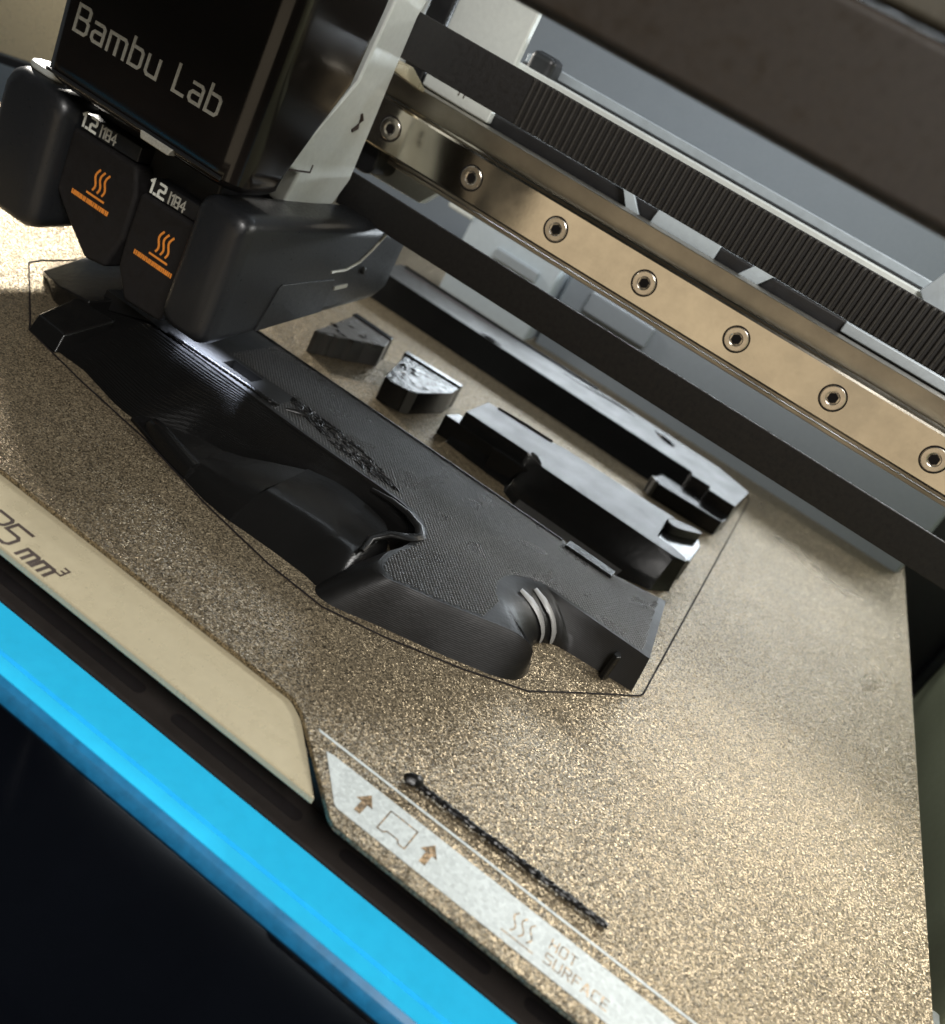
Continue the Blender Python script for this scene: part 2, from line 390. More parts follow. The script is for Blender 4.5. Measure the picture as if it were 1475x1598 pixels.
pl = empty('build_plate', (90, 0, 0), 'gold textured spring steel build plate under the black prints', 'build plate')
outline = [(-158, 186), (-158, -112), (-40, -112), (80.8, -112.3), (83.5, -113.6), (98.2, -127.2), (99.6, -127.8), (192.6, -127.8), (192.9, 186)]
V, F = prism(outline, -0.95, 0.0)
sheet = raw('textured_sheet', V, F, M_['plate'], pl, bevel=0.12, seg=1)
# white printed strip with markings
V, F = prism([(90.9, -117.3), (92.0, -117.0), (186, -117.0), (186, -125.0), (97.9, -125.0), (97.2, -124.6)], 0.004, 0.05)
strip = raw('white_strip', V, F, M_['plate_white'], sheet)
V, F = prism([(87.4, -114.35), (186, -114.35), (186, -114.85), (87.9, -114.85)], 0.004, 0.05)
raw('white_line', V, F, M_['plate_white'], sheet)
for ax in (100.3, 111.8):
    V, F = prism([(ax-0.55, -123.2), (ax+0.55, -123.2), (ax+0.55, -120.9), (ax+1.45, -120.9), (ax, -118.7), (ax-1.45, -120.9), (ax-0.55, -120.9)], 0.052, 0.075)
    raw('arrow_mark', V, F, M_['plate_brown'], strip)
strokes('plate_mark', [[(103.9, -122.4), (103.9, -118.8), (108.7, -118.8), (108.7, -123.1), (107.6, -123.1), (107.2, -122.5), (105.3, -122.5), (104.9, -123.1), (103.9, -123.1), (103.9, -122.3)]], 0.24,
        lambda q: (q[0], q[1], 0.056), (0, 0, 1), 0.012, M_['plate_brown'], strip)
waves = []
for k in range(3):
    waves.append([(126.6+k*1.35+0.42*math.sin(i/10*2*math.pi)+i/10*0.0, -122.6+3.6*i/10) for i in range(11)])
waves.append([(125.5, -123.5), (130.6, -123.5)])
strokes('heat_mark', waves, 0.22, lambda q: (q[0], q[1], 0.056), (0, 0, 1), 0.012, M_['plate_brown'], strip)
lett2 = []
for txt, y0 in (('HOT', -120.6), ('SURFACE', -123.4)):
    x = 132.3
    for ch in txt:
        wd, st = GL[ch]
        for q in st: lett2.append([(x+a*1.9, y0+b*1.8) for a, b in q])
        x += (wd+0.26)*1.9
strokes('caution_print', lett2, 0.2, lambda q: (q[0], q[1], 0.056), (0, 0, 1), 0.006, M_['plate_brown'], strip)

# front sill, blue film and black glass
sl = empty('front_sill', (90, -130, -22), 'bright blue film covered front sill below the gold plate', 'sill')
sec = [(-135.2, -10.3), (-136.0, -10.9), (-136.4, -12.0), (-136.6, -40), (-135.2, -40)]
V, F = prism(sec, -140, 330, ax=0); raw('film_edge', V, F, M_['blue_edge'], sl, sharp=20)
sec = [(-125.0, -10.0), (-131.9, -10.0), (-132.1, -10.9), (-132.45, -10.9), (-132.65, -10.05), (-135.1, -10.2), (-135.1, -40), (-125.0, -40)]
V, F = prism([(a, b) for a, b in sec], -140, 330, ax=0)
raw('blue_film', V, F, M_['blue'], sl, sharp=25)
dg = empty('door_panel', (90, -150, -60), 'black glossy glass panel in front of the blue sill', 'panel')
V, F = prism([(-136.8, -12.6), (-137.6, -12.4), (-330, -62), (-330, -66), (-136.8, -22)], -200, 380, ax=0)
raw('door_glass', V, F, M_['glass'], dg, bevel=0.4)

# ================================================================== PRINTED PARTS
TOP = 9.4
# --- part A: large front piece
pa = empty('printed_shell', (50, -45, 0), 'largest black print, long curved shell with knobbly woven top at the front', 'printed part')
top = [(-24, -19.4), (107, -19.8), (120.6, -15.0), (123.9, -45.2), (98.2, -45.4), (95.2, -47.0), (92.3, -51.4), (92.2, -57.0), (95.5, -63.3), (104.9, -67.8), (99.6, -69.2),
       (92.1, -73.0), (86.1, -76.3), (80.6, -78.6), (76.3, -80.5), (73.2, -79.2), (71.8, -73), (72.6, -66), (71.5, -57.5), (66, -53), (58, -52), (38, -52), (10, -51), (-24, -50)]
bot = [(-24.5, -18.6), (107, -19.0), (121.8, -14.6), (124.8, -46.4), (110.2, -48.6), (106.8, -49.4), (104.4, -51.6), (103.2, -55.0), (104.6, -59.5), (106.0, -66.4), (103.4, -71.8),
       (94.5, -76.6), (87.0, -79.8), (80.0, -82.6), (70.2, -86.6), (66.0, -84.0), (66, -74), (68, -66), (68, -58), (63, -54), (58, -53), (38, -53), (10, -52), (-24.5, -51)]
def catmull(pts, sub, hard):
    out = []; n = len(pts)
    for i in range(n):
        p0, p1, p2, p3 = (Vector(pts[(i+k-1) % n]) for k in range(4))
        if i in hard: p0 = p1-(p2-p1)
        if (i+1) % n in hard: p3 = p2+(p2-p1)
        for s in range(sub):
            t = s/sub
            out.append(tuple(0.5*((2*p1)+(-p0+p2)*t+(2*p0-5*p1+4*p2-p3)*t*t+(-p0+3*p1-3*p2+p3)*t**3)))
    return out
hard = {0, 1, 2, 3, 4, 23}
tp_, bt_ = catmull(top, 10, hard), catmull(bot, 10, hard)
rings = []
for k in range(13):
    s = k/12; ring = []
    for i, (a, b) in enumerate(zip(tp_, bt_)):
        q = i/10
        wt = min(1.0, max(0.0, 1.8-abs(q-5.8)/1.3))            # concave notch wall
        g = (1-wt)*s**0.9+wt*math.sqrt(max(0, 1-(1-s)**2))
        zt = 8.0
        if 8 < q <= 9: zt = 8.0-4.0*(1-math.sqrt(max(0, 1-(q-8)**2)))    # rounded nose at the end of the lobe
        elif 9 < q < 10: zt = 8.0-4.0*(1-math.sqrt(max(0, 1-(10-q)**2)))
        ring.append((a[0]+(b[0]-a[0])*g, a[1]+(b[1]-a[1])*g, zt*(1-s)))
    rings.append(ring)
V, F = loft(rings)
main = raw('woven_body', V, F, M_['print_top'], pa, sharp=40)
# pocket cut near the nozzle
cv, cf = boxvf(8.4, 17.0, -46.2, -41.6, 2.5, 12)
cut = raw('cutter', cv, cf, M_['print'])
bmod = main.modifiers.new('cut', 'BOOLEAN'); bmod.object = cut; bmod.operation = 'DIFFERENCE'; bmod.solver = 'EXACT'
bpy.context.view_layer.update()
dg_ = bpy.context.evaluated_depsgraph_get()
me2 = bpy.data.meshes.new_from_object(main.evaluated_get(dg_))
main.modifiers.clear(); old = main.data; main.data = me2
bpy.data.objects.remove(cut)
for q in me2.polygons: q.use_smooth = True
me2.set_sharp_from_angle(angle=math.radians(40))
# knobbly woven crossings on the top, each a small dome
def inside(x, y, poly):
    c = False; n = len(poly)
    for i in range(n):
        (x1, y1), (x2, y2) = poly[i], poly[(i+1) % n]
        if (y1 > y) != (y2 > y) and x < (x2-x1)*(y-y1)/(y2-y1)+x1: c = not c
    return c
KV = []; KF = []
inner = [(a[0]+(50-a[0])*0.008, a[1]+(-34-a[1])*0.02) for a in tp_]
row = 0; yy = -80.5
while yy < -15:
    xx = 6+(row % 2)*0.46
    while xx < 124:
        x, y = xx+random.uniform(-.04, .04), yy+random.uniform(-.04, .04)
        if inside(x, y, inner) and inside(x-1.2, y-.6, inner) and inside(x+1.2, y+.6, inner) and not (x < 26 and y < -40) and not (x > 93.5 and y < -58):
            o = len(KV); h = 8.0+random.uniform(0.12, 0.20); a, b = 0.40, 0.33
            KV += [(x-a, y, 7.97), (x, y-b, 7.97), (x+a, y, 7.97), (x, y+b, 7.97), (x-a*.42, y, h-.03), (x, y-b*.42, h-.03), (x+a*.42, y, h-.03), (x, y+b*.42, h-.03)]
            KF += [(o, o+1, o+5, o+4), (o+1, o+2, o+6, o+5), (o+2, o+3, o+7, o+6), (o+3, o, o+4, o+7), (o+4, o+5, o+6, o+7)]
        xx += 0.92
    yy += 0.52; row += 1
raw('woven_knobs', KV, KF, M_['knob'], pa, sharp=80, kind='stuff')
# long rounded flank falling towards the front on the left half
def lerp_tab(P, x):
    for (a, b), (c, d) in zip(P[:-1], P[1:]):
        if x <= c: return b+(d-b)*(x-a)/(c-a)
    return P[-1][1]
FE = [(-24, -70.0), (-14, -71.5), (-6, -71.5), (6, -74.8), (11, -75.4), (15, -73.0), (19, -69.5), (25, -66.8), (31, -65.6), (38, -62.8), (44.5, -59.3), (52, -56.4), (60, -55.2), (70, -56)]
FZ = [(-24, 0), (12, 0), (18, 0.5), (31, 0.7), (38, 2.6), (44.5, 5.0), (70, 5.0)]
rings = []
xs = [-24+i*94/58 for i in range(59)]
for x in xs:
    yf = lerp_tab(FE, x); zb = lerp_tab(FZ, x)
    ztop = 7.93 if x > -10 else 7.93-(-10-x)*0.32
    ring = []
    PR = [(0, 0), (0.015, 0.05), (0.06, 0.12), (0.17, 0.25), (0.34, 0.42), (0.51, 0.58), (0.60, 0.66), (0.64, 0.70), (0.72, 0.80), (0.83, 0.9), (0.94, 0.97), (1, 1)]   # (drop, reach)
    NL = 34; us = [lerp_tab(PR, k/NL) for k in range(NL+1)]
    for k in range(NL+1):
        z = zb+(ztop-zb)*(1-k/NL)
        if k: ring.append((x, -50.8+(yf+50.8)*us[k-1], z+0.015))
        ring.append((x, -50.8+(yf+50.8)*us[k], z))
    ring += [(x, yf, 0.01), (x, -50.8, 0.01)]
    rings.append(ring)
V, F = loft(rings)
raw('curved_flank', V, F, M_['print'], pa, sharp=30)
V, F = prism([(12, -76.5), (20, -79), (33, -81.5), (44, -80), (46, -60), (12, -60)], 0.0, 0.9); raw('groove_floor', V, F, M_['print'], pa, bevel=0.2)
# left nose facet
V, F = loft([[(-22.5, -71.8, 0.0), (-13, -73.2, 0.0), (-13, -60, 0.0), (-25.5, -58, 0.0)], [(-22.9, -69.6, 3.6), (-13.8, -71.0, 4.0), (-13, -58, 7.0), (-26.2, -56, 5.2)]])
raw('nose_facet', V, F, M_['print'], pa, bevel=0.5)
# middle lobe with a ramp
gt = [(44.2, -59.6), (52.3, -56.6), (64.6, -59.2), (67.2, -66), (65.4, -72.2), (62.6, -73.6), (59.0, -72.6), (45.4, -75.4)]
gb = [(43.0, -58), (52.3, -55), (66, -57), (70, -68), (69.0, -83.0), (62.0, -83.6), (55.0, -83.6), (43.5, -84.2)]
gh = {0, 7}
gt_, gb_ = catmull(gt, 4, gh), catmull(gb, 4, gh)
rings = []
for k in range(10):
    s = k/9; g = s**0.8
    rings.append([(a[0]+(b[0]-a[0])*g, a[1]+(b[1]-a[1])*g, 5.5*(1-s)) for a, b in zip(gt_, gb_)])
V, F = loft(rings); raw('middle_lobe', V, F, M_['print'], pa, sharp=45)
rings = []
for x, zt, y0, y1, yb in ((30.5, 3.0, -69.0, -78.4, -81.6), (34, 3.7, -68.0, -77.6, -82.6), (38, 4.5, -65.0, -76.4, -83.6), (44.9, 5.48, -59.5, -75.4, -84.2)):
    rings.append([(x, y0, 0), (x, y0, zt), (x, (y0+y1)/2, zt-0.05), (x, y1, zt-0.1), (x, y1-(y1-yb)*0.55, zt*0.72), (x, yb+0.8, zt*0.3), (x, yb, 0)])
V, F = loft(rings); raw('ramp', V, F, M_['print'], pa, sharp=30)
rings = []
for x, yf, yb, zt in ((15.4, -76.6, -75.2, 2.0), (16.6, -77.6, -75.0, 3.4), (19, -78.6, -75.6, 3.9), (24, -80.2, -76.6, 3.7), (28, -81.2, -77.4, 3.4), (31.4, -82.0, -77.6, 3.0)):
    m_ = (yf+yb)/2
    rings.append([(x, yb, 0), (x, yb, zt*0.85), (x, yb-(yb-m_)*0.35, zt), (x, m_, zt+0.05), (x, m_+(yf-m_)*0.45, zt-0.1), (x, m_+(yf-m_)*0.75, zt*0.8), (x, yf+0.3, zt*0.4), (x, yf, 0)])
V, F = loft(rings); raw('front_lip', V, F, M_['print'], pa, sharp=40)
# two raised bands, reflections on the concave notch wall painted as paler filament
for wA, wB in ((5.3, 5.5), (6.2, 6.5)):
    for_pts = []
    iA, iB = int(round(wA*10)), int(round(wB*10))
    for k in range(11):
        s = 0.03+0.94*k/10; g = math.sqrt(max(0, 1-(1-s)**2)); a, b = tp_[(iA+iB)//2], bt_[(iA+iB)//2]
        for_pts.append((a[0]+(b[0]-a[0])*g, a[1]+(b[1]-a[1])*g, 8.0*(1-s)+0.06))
    V, F = tube(for_pts, [0.8]+[1.25]*9+[0.9], 10, jit=0.16, flat=0.24); raw('highlight_band', V, F, M_['highlight_grey'], pa, sharp=60)
# curled rim where lobe meets woven top
pts = [(57, -54.2, 7.6), (62, -54.0, 7.9), (67, -55.0, 8.1), (71, -57.3, 8.15), (72.8, -60.5, 8.1), (71.5, -63.6, 8.0), (68.5, -65.6, 7.4), (66.5, -69, 6.2), (67.4, -73.5, 5.4)]
V, F = tube(pts, [0.5, 0.9, 1.1, 1.2, 1.15, 1.1, 1.0, 0.9, 0.6], 9, jit=0.16, flat=0.7); raw('curled_rim', V, F, M_['strand'], pa, sharp=50)
# rough streak of loose strands on the woven top
vf = []
for i in range(240):
    t = random.random(); x = 26+34*t; yc = -41.5-7.0*t; hw = 3.8*math.sin(math.pi*min(1, max(0.05, t*1.02)))**0.6
    y = yc+random.uniform(-hw, hw); l = random.uniform(0.6, 1.9); a = random.uniform(-0.35, 0.35)-0.12
    vf.append(tube([(x-l*math.cos(a), y-l*math.sin(a), 8.0), (x, y, 8.08+random.random()*0.16), (x+l*math.cos(a), y+l*math.sin(a), 8.0)], [0.10, 0.20, 0.08], 5))
V, F = merge(*vf); raw('loose_strands', V, F, M_['strand'], pa, kind='stuff')
# raised bar along the back edge, fold near pocket
box('back_bar', 94.4, 107.3, -22.8, -18.8, 7.6, 8.75, M_['print'], pa, bevel=0.35)
V, F = tube([(-4, -19.9, 8.0), (40, -19.9, 8.05), (93, -20.2, 8.05)], 0.5, 8, flat=0.6); raw('back_bead', V, F, M_['print'], pa)
V, F = tube([(-5+i*0.5, -49.9+i*0.02, 8.1) for i in range(64)], [0.62+0.3*(i % 2)+random.uniform(-.08, .08) for i in range(64)], 8, jit=0.06, flat=0.6); raw('fresh_bead', V, F, M_['strand'], pa, sharp=60)
V, F = tube([(28, -47.5, 8.0), (30, -46.2, 8.3), (31.8, -44.5, 8.2), (31.6, -41.5, 8.0)], [0.3, 0.5, 0.5, 0.3], 7, jit=0.2); raw('strand_curl', V, F, M_['strand'], pa)
# slit fin at the right end
V, F = prism([(117.4, -49.6), (118.4, -50.2), (119.2, -49.2), (118.6, -47.4), (117.6, -47.4)], 0.0, 6.4)
raw('corner_fin', V, F, M_['print'], pa, bevel=0.25)

# --- part B: middle bracket
pb = empty('printed_bracket', (84, 22, 0), 'black bracket print with flat blue grey top between the shell and the rear bar', 'printed part')
topB = [(47.8, 13.2), (68.8, 13.5), (70.2, 12.0), (75.1, 10.2), (109, 9.6), (116.4, 9.8), (119.6, 11.2), (119.0, 13.6), (115.6, 15.2), (109.8, 15.6), (109.0, 31.4), (110.4, 36.4), (91, 34.6), (73.5, 34.0), (69, 32.4), (47.4, 30.6)]
botB = [(47.8, 9.0), (68.8, 6.5), (70.2, 3.0), (75.1, -0.6), (107, -1.0), (116.0, 4.0), (120.4, 10.6), (120.2, 15.0), (116.6, 16.2), (110.2, 16.6), (109.4, 31.4), (110.4, 36.8), (91, 35.0), (73.5, 34.4), (69, 32.8), (47.0, 31.0)]
V, F = loft([[(b[0]+(a[0]-b[0])*t**0.6, b[1]+(a[1]-b[1])*t**0.6, TOP*t) for a, b in zip(topB, botB)] for t in (0, 0.12, 0.3, 0.55, 0.8, 1.0)])
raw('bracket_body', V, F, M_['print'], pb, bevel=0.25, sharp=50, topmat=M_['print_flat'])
V, F = prism([(43.6, 10.6), (61.0, 10.6), (61.0, 17), (45.0, 17.4)], 0, 6.2); raw('low_step', V, F, M_['print'], pb, bevel=0.4)
V, F = prism([(60.6, 8.9), (74.6, 9.4), (74.6, 15), (60.6, 15)], 0, 6.7); raw('mid_step', V, F, M_['print'], pb, bevel=0.5)
V, F = tube([(70.4, 14.2, 6.7), (69.2, 14.6, 8.4), (69.8, 14.0, 9.4), (71.6, 13.0, 9.6), (73.6, 11.6, 9.4)], [0.4, 0.6, 0.7, 0.6, 0.3], 8, jit=0.2); raw('string_lump', V, F, M_['strand'], pb)
tabp = [(109.8, 15.9), (112.0, 14.6), (116.0, 15.4), (118.8, 17.0), (120.6, 20.4), (120.9, 35.0), (119.6, 39.4), (114.5, 36.9), (110.6, 36.9), (109.3, 31.2)]
V, F = prism(tabp, 0, 6.9); raw('end_tab', V, F, M_['print'], pb, bevel=0.5)
V, F = prism(smooth_poly([(110.6, 36.0), (109.0, 33.0), (109.6, 30.6), (112, 29.8), (114.5, 32.0), (117.4, 35.6), (119.6, 38.6), (117, 39.4), (114, 37.6)], 1), 6.8, TOP-0.1)
raw('tab_ridge', V, F, M_['print_flat'], pb, bevel=0.2)
V, F = tube([(51, 30.5, 9.4), (60, 31.6, 9.5), (69.5, 32.2, 9.45)], 0.45, 7); raw('edge_bead', V, F, M_['print'], pb)

# --- part C: rear bar
pc = empty('printed_bar', (50, 98, 0), 'longest black straight print at the back with smooth pale lit top', 'printed part')
topC = [(-30, 96.5), (-20, 91.6), (21.6, 88.2), (105.0, 81.4), (106.6, 79.2), (122.4, 73.6), (123.9, 74.6), (125.0, 104.2), (111.8, 111.2), (101, 111.3), (90, 111.0), (60, 116), (33, 110.5), (17, 106.8), (-24, 114)]
topC = [(-30, 88.2), (105.4, 86.8), (106.2, 83.6), (113.0, 84.2), (113.4, 80), (123.2, 80.0), (124.9, 104.4), (112, 111.0), (78, 111.6), (30, 110.4), (-30, 111.4)]
botC = [(-30, 83.0), (105.4, 82.0), (106.6, 81.0), (113.0, 81.0), (113.6, 79.4), (123.8, 79.6)]+topC[6:]
V, F = loft([[(b[0]+(a[0]-b[0])*t**0.9, b[1]+(a[1]-b[1])*t**0.9, TOP*t) for a, b in zip(topC, botC)] for t in (0, 0.1, 0.25, 0.45, 0.7, 1.0)])
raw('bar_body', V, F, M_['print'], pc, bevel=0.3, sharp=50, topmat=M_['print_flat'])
V, F = prism([(96.2, 69.6), (99.6, 68.4), (122.4, 70.6), (123.4, 76.0), (122.6, 80.3), (98.0, 80.3)], 0, 5.4); raw('low_rail', V, F, M_['print'], pc, bevel=0.5)
V, F = prism([(96.0, 70.4), (98.3, 67.9), (99.5, 68.2), (97.6, 71.6)], 0.2, 5.9); raw('bright_tip', V, F, M_['print_flat'], pc, bevel=0.2)
V, F = prism(rrect(-26, 16.6, 104.4, 106.6, 1.0, 4), TOP-0.2, TOP+0.03); raw('dark_groove', V, F, M_['ink'], pc)
V, F = tube([(-28, 109.6, 9.5), (0, 109.2, 9.6), (33, 109.3, 9.5), (60, 110.6, 9.45)], 0.6, 7, jit=0.05); raw('rear_bead', V, F, M_['print'], pc)
V, F = tube([(46, 104.5, 9.35), (54, 105.6, 9.45), (64, 107.6, 9.5), (72, 108.6, 9.4), (77, 107.2, 9.35)], [0.4, 1.4, 1.5, 1.2, 0.4], 9, jit=0.28, flat=0.35); raw('blob_scar', V, F, M_['print'], pc)
V, F = tube([(86, 106.0, 9.35), (89.5, 104.6, 9.5), (93.5, 102.0, 9.5), (95.0, 100.4, 9.35)], [0.4, 2.3, 2.0, 0.4], 12, jit=0.06, flat=0.45); raw('oval_scar', V, F, M_['print'], pc, sharp=70)
V, F = tube([(17, 89.6, 9.4), (21, 89.2, 9.55), (26, 89.4, 9.4)], [0.3, 0.8, 0.3], 7, jit=0.2); raw('edge_blob', V, F, M_['strand'], pc)

# --- small blocks E and F
def small_block(name, label, foot, h, lipa, lipb, facets, bm_='print_rough'):
    r = empty(name, (sum(p[0] for p in foot)/len(foot), sum(p[1] for p in foot)/len(foot), 0), label, 'printed part')
    V, F = prism(foot, 0, h); raw('block_body', V, F, M_[bm_], r, bevel=0.22)
    V, F = prism([lipa[0], lipa[1], lipb[1], lipb[0]], 0, h+0.5); raw('rear_wall', V, F, M_['print'], r, bevel=0.2)
    vf = []
    for i in range(9):
        x = min(p[0] for p in foot)+3+random.random()*(max(p[0] for p in foot)-min(p[0] for p in foot)-7); y = min(p[1] for p in foot)+6+random.random()*15
        a = random.uniform(-0.5, 0.9); l = random.uniform(0.5, 2.0)
        vf.append(tube([(x-l*math.cos(a), y-l*math.sin(a), h-0.1), (x, y, h+random.uniform(0.05, 0.35)), (x+l*math.cos(a), y+l*math.sin(a), h-0.1)], [0.15, random.uniform(0.2, 0.55), 0.12], 5, jit=0.2, flat=0.6))
    V, F = merge(*vf); raw('rough_top', V, F, M_['strand'], r, kind='stuff')
    for i, fc in enumerate(facets):
        V, F = prism(fc, 0.1, h-0.25); raw('bright_facet', V, F, M_['print_flat'], r, bevel=0.1)
    return r
footF = [(17.2, 33.5), (19.0, 26.6), (24.2, 7.6), (24.8, 6.6), (27.6, 6.4), (31.8, 7.9), (34.2, 10.6), (37.8, 26.0), (36.6, 34.8)]
small_block('printed_block', 'small black print with glossy facets standing alone behind the shell', footF, 7.0,
            [(16.6, 34.4), (36.6, 36.4)], [(16.9, 31.6), (36.9, 33.6)], [[(32.2, 7.9), (34.2, 10.0), (33.4, 11.2), (31.4, 9.2)]])
footE = [(-4.8, 36.5), (-2.4, 21.4), (-1.3, 15.0), (-0.2, 7.2), (0.9, 7.6), (2.4, 12.0), (4.6, 13.6), (12.2, 27.6), (9.4, 36.2)]
small_block('printed_block', 'small black print with white edge facets half hidden under the print head', footE, 7.0,
            [(-5.2, 37.8), (9.6, 37.4)], [(-5.0, 35.0), (10.2, 34.6)], [[(-0.4, 6.8), (0.9, 7.0), (1.8, 9.0), (0.4, 8.8)], [(1.6, 9.2), (2.8, 10.0), (3.4, 12.0), (1.8, 11.8)], [(3.2, 12.0), (4.6, 12.6), (6.0, 16.0), (4.2, 15.6)], [(5.8, 16.0), (7.2, 17.0), (9.0, 21.5), (6.8, 20.5)]], 'print_painted_sheen')
# --- dark wedge on the left
pd = empty('printed_wedge', (-38, -40, 0), 'black pointed print sticking out left below the print head', 'printed part')
V, F = loft([[(-47, -45.5, 0), (-33, -55, 0), (-22, -57, 0), (-20, -30, 0), (-47, -22, 0), (-49, -30, 0)], [(-40.5, -52.5, 3.6), (-31.5, -56.5, 5.0), (-22, -57, 6.5), (-20, -30, 7.6), (-42, -24, 6.6), (-45.5, -34, 4.6)]])
raw('wedge_body', V, F, M_['print'], pd, bevel=0.5)

# --- skirt loop and priming line
sk = [(-51.4, -41.7), (-50.6, -46.5), (-26.0, -67.9), (-22.4, -71.4), (-2.6, -75.6), (18.8, -79.0), (38.6, -84.4), (57.3, -87.9), (70.4, -88.6), (82.0, -84.6), (95.9, -78.0), (108.2, -70.6), (115.8, -60.3), (126.6, -46.2), (127.1, -44.6), (127.3, 114.5), (127.0, 132), (118, 140), (-40, 140), (-51.6, 120)]
V, F = tube([(x, y, 0.15) for x, y in sk+[sk[0]]], 0.20, 6, flat=0.7)
tag(raw('printed_skirt', V, F, M_['skirt'], sharp=60), 'thin black outline loop printed on the plate around the parts', 'skirt line')
pr = empty('priming_line', (120, -111, 0), 'straight black purge strand lying on the plate above the white strip', 'filament strand')
pts = []; rad = []
for i in range(90):
    t = i/89; pts.append((103.9+34.4*t, -111.3+0.9*t+random.uniform(-.07, .07), 0.55)); rad.append(0.56+0.07*math.sin(i*2.4)+0.05*math.sin(i*0.37)+random.uniform(-.06, .06))
V, F = tube(pts, rad, 8, jit=0.20, flat=0.8); raw('strand', V, F, M_['strand'], pr, sharp=45)
V, F = tube([(102.1, -111.5, 0.5), (102.7, -111.9, 0.9), (103.5, -111.6, 1.1), (104.2, -111.1, 0.9), (105.0, -111.3, 0.6)], [0.4, 0.9, 1.0, 0.85, 0.4], 9, jit=0.3); raw('start_blob', V, F, M_['strand'], pr, sharp=45)

# ================================================================== GANTRY
rl = empty('linear_rail', (75, 4, 59), 'polished steel linear rail with a row of socket screws', 'rail')
sec = [(0.0, 59.3), (-0.3, 59.8), (-0.3, 70.2), (0.0, 70.7), (2.6, 71.0), (3.6, 69.6), (5.0, 69.6), (6.0, 71.0), (8.2, 71.0), (8.2, 59.0), (6.0, 59.0), (5.0, 60.4), (3.6, 60.4), (2.6, 59.0)]
V, F = prism(sec, -60, 215, ax=0); raw('rail_bar', V, F, M_['steel'], rl, sharp=20)
def disc(cx, cz, r0, y, n=32): return [(cx+r0*math.cos(2*math.pi*i/n), y, cz+r0*math.sin(2*math.pi*i/n)) for i in range(n)]
proto = None
for i in range(-2, 9):
    x = 25.0*i
    if proto is None:
        rings = [disc(0, 0, 2.75, 0.1), disc(0, 0, 2.75, -0.42), disc(0, 0, 2.60, -0.52), disc(0, 0, 1.62, -0.52), disc(0, 0, 1.45, -0.44)]
        hexr = [(1.25*math.cos(2*math.pi*k/32)*(1/ max(math.cos(((2*math.pi*k/32+math.pi/6) % (math.pi/3))-math.pi/6), .5))*0.9, -0.40, 1.25*math.sin(2*math.pi*k/32)*(1/max(math.cos(((2*math.pi*k/32+math.pi/6) % (math.pi/3))-math.pi/6), .5))*0.9) for k in range(32)]
        rings += [hexr, [(a, -0.05, c) for a, b, c in hexr]]
        V, F = loft(rings)
        o1 = raw('screw', V, F, M_['screw'], None, sharp=8)
        rr = [disc(0, 0, 3.15, -0.315), disc(0, 0, 2.78, -0.315)]
        V, F = loft(rr, cap=False); o2 = raw('counterbore', V, F, M_['skirt'], None)
        V, F = prism([(p[0]*0.97, p[2]*0.97) for p in hexr], -0.41, -0.30, ax=1); o3 = raw('hex_socket', V, F, M_['skirt'], None)
        proto = (o1, o2, o3); a, b, c = proto
    else:
        a, b, c = (q.copy() for q in proto)
        for q in (a, b, c): COL.objects.link(q)
    a.parent = rl; a.location = Vector((x, 0, 65))*S-rl.location
    b.parent = a; b.location = (0, 0, 0)
    c.parent = a; c.location = (0, 0, 0)
bmx = empty('gantry_beam', (75, 16, 56), 'dark metal cross beam directly behind the polished rail', 'beam')
V, F = prism([(8.4, 57.2), (9.8, 57.2), (9.8, 74.6), (17, 74.6), (17, 76.0), (8.4, 76.0)], -90, 240, ax=0); raw('beam_plate', V, F, M_['steel_dark'], bmx, bevel=0.25)
box('beam_web', -90, 240, 20, 34, 64, 79, M_['black'], bmx, bevel=0.5)
box('beam_lower_lip', -90, 240, 8.6, 12.4, 56.0, 57.1, M_['steel_dark'], bmx, bevel=0.2)
tabs = [[(53.4, 81.8), (56.8, 81.0), (62.8, 75.0), (58.8, 75.0)], [(66.0, 80.6), (83.6, 81.9), (83.4, 75.0), (65.2, 75.0)], [(90.0, 75.2), (94.2, 81.2), (100.0, 81.9), (95.2, 75.2)]]
for t in tabs:
    V, F = prism(t, 17.2, 18.4, ax=1); raw('sheet_tab', V, F, M_['tab'], bmx, bevel=0.15)

def belt(name, label, z0, z1, x0, x1, front, back_teeth):
    r = empty(name, ((x0+x1)/2, -6, z0), label, 'belt')
    box('belt_band', x0, x1, -6.0, -4.9, z0, z1, M_['rubber'], r, bevel=0.2)
    sec = [(-0.52, 0.0), (-0.34, -0.62), (-0.18, -0.78), (0.18, -0.78), (0.34, -0.62), (0.52, 0.0)]
    V = [(a, b, 0) for a, b in sec]+[(a, b, z1-z0-0.3) for a, b in sec]
    n = len(sec); F = [(i, i+1, n+i+1, n+i) for i in range(n-1)]+[tuple(range(n)), tuple(range(n, 2*n))]
    p0 = None; n = int((x1-x0)/1.6)
    for i in range(n):
        if front and x0+i*1.6 < 30: continue
        if p0 is None: o = p0 = raw('tooth', V, F, M_['rubber_tooth'], None, sharp=50)
        else: o = p0.copy(); COL.objects.link(o)
        o.parent = r
        o.location = Vector((x0+0.8+i*1.6, -5.98 if front else -4.92, z0+0.15))*S-r.location
        if not front: o.rotation_euler = (0, 0, math.pi)
    return r
belt('upper_belt', 'black ribbed timing belt above the polished rail', 80.9, 91.7, -3, 198, True, False)
belt('lower_belt', 'black flat timing belt below the polished rail', 43.4, 52.2, -3, 214, False, True)

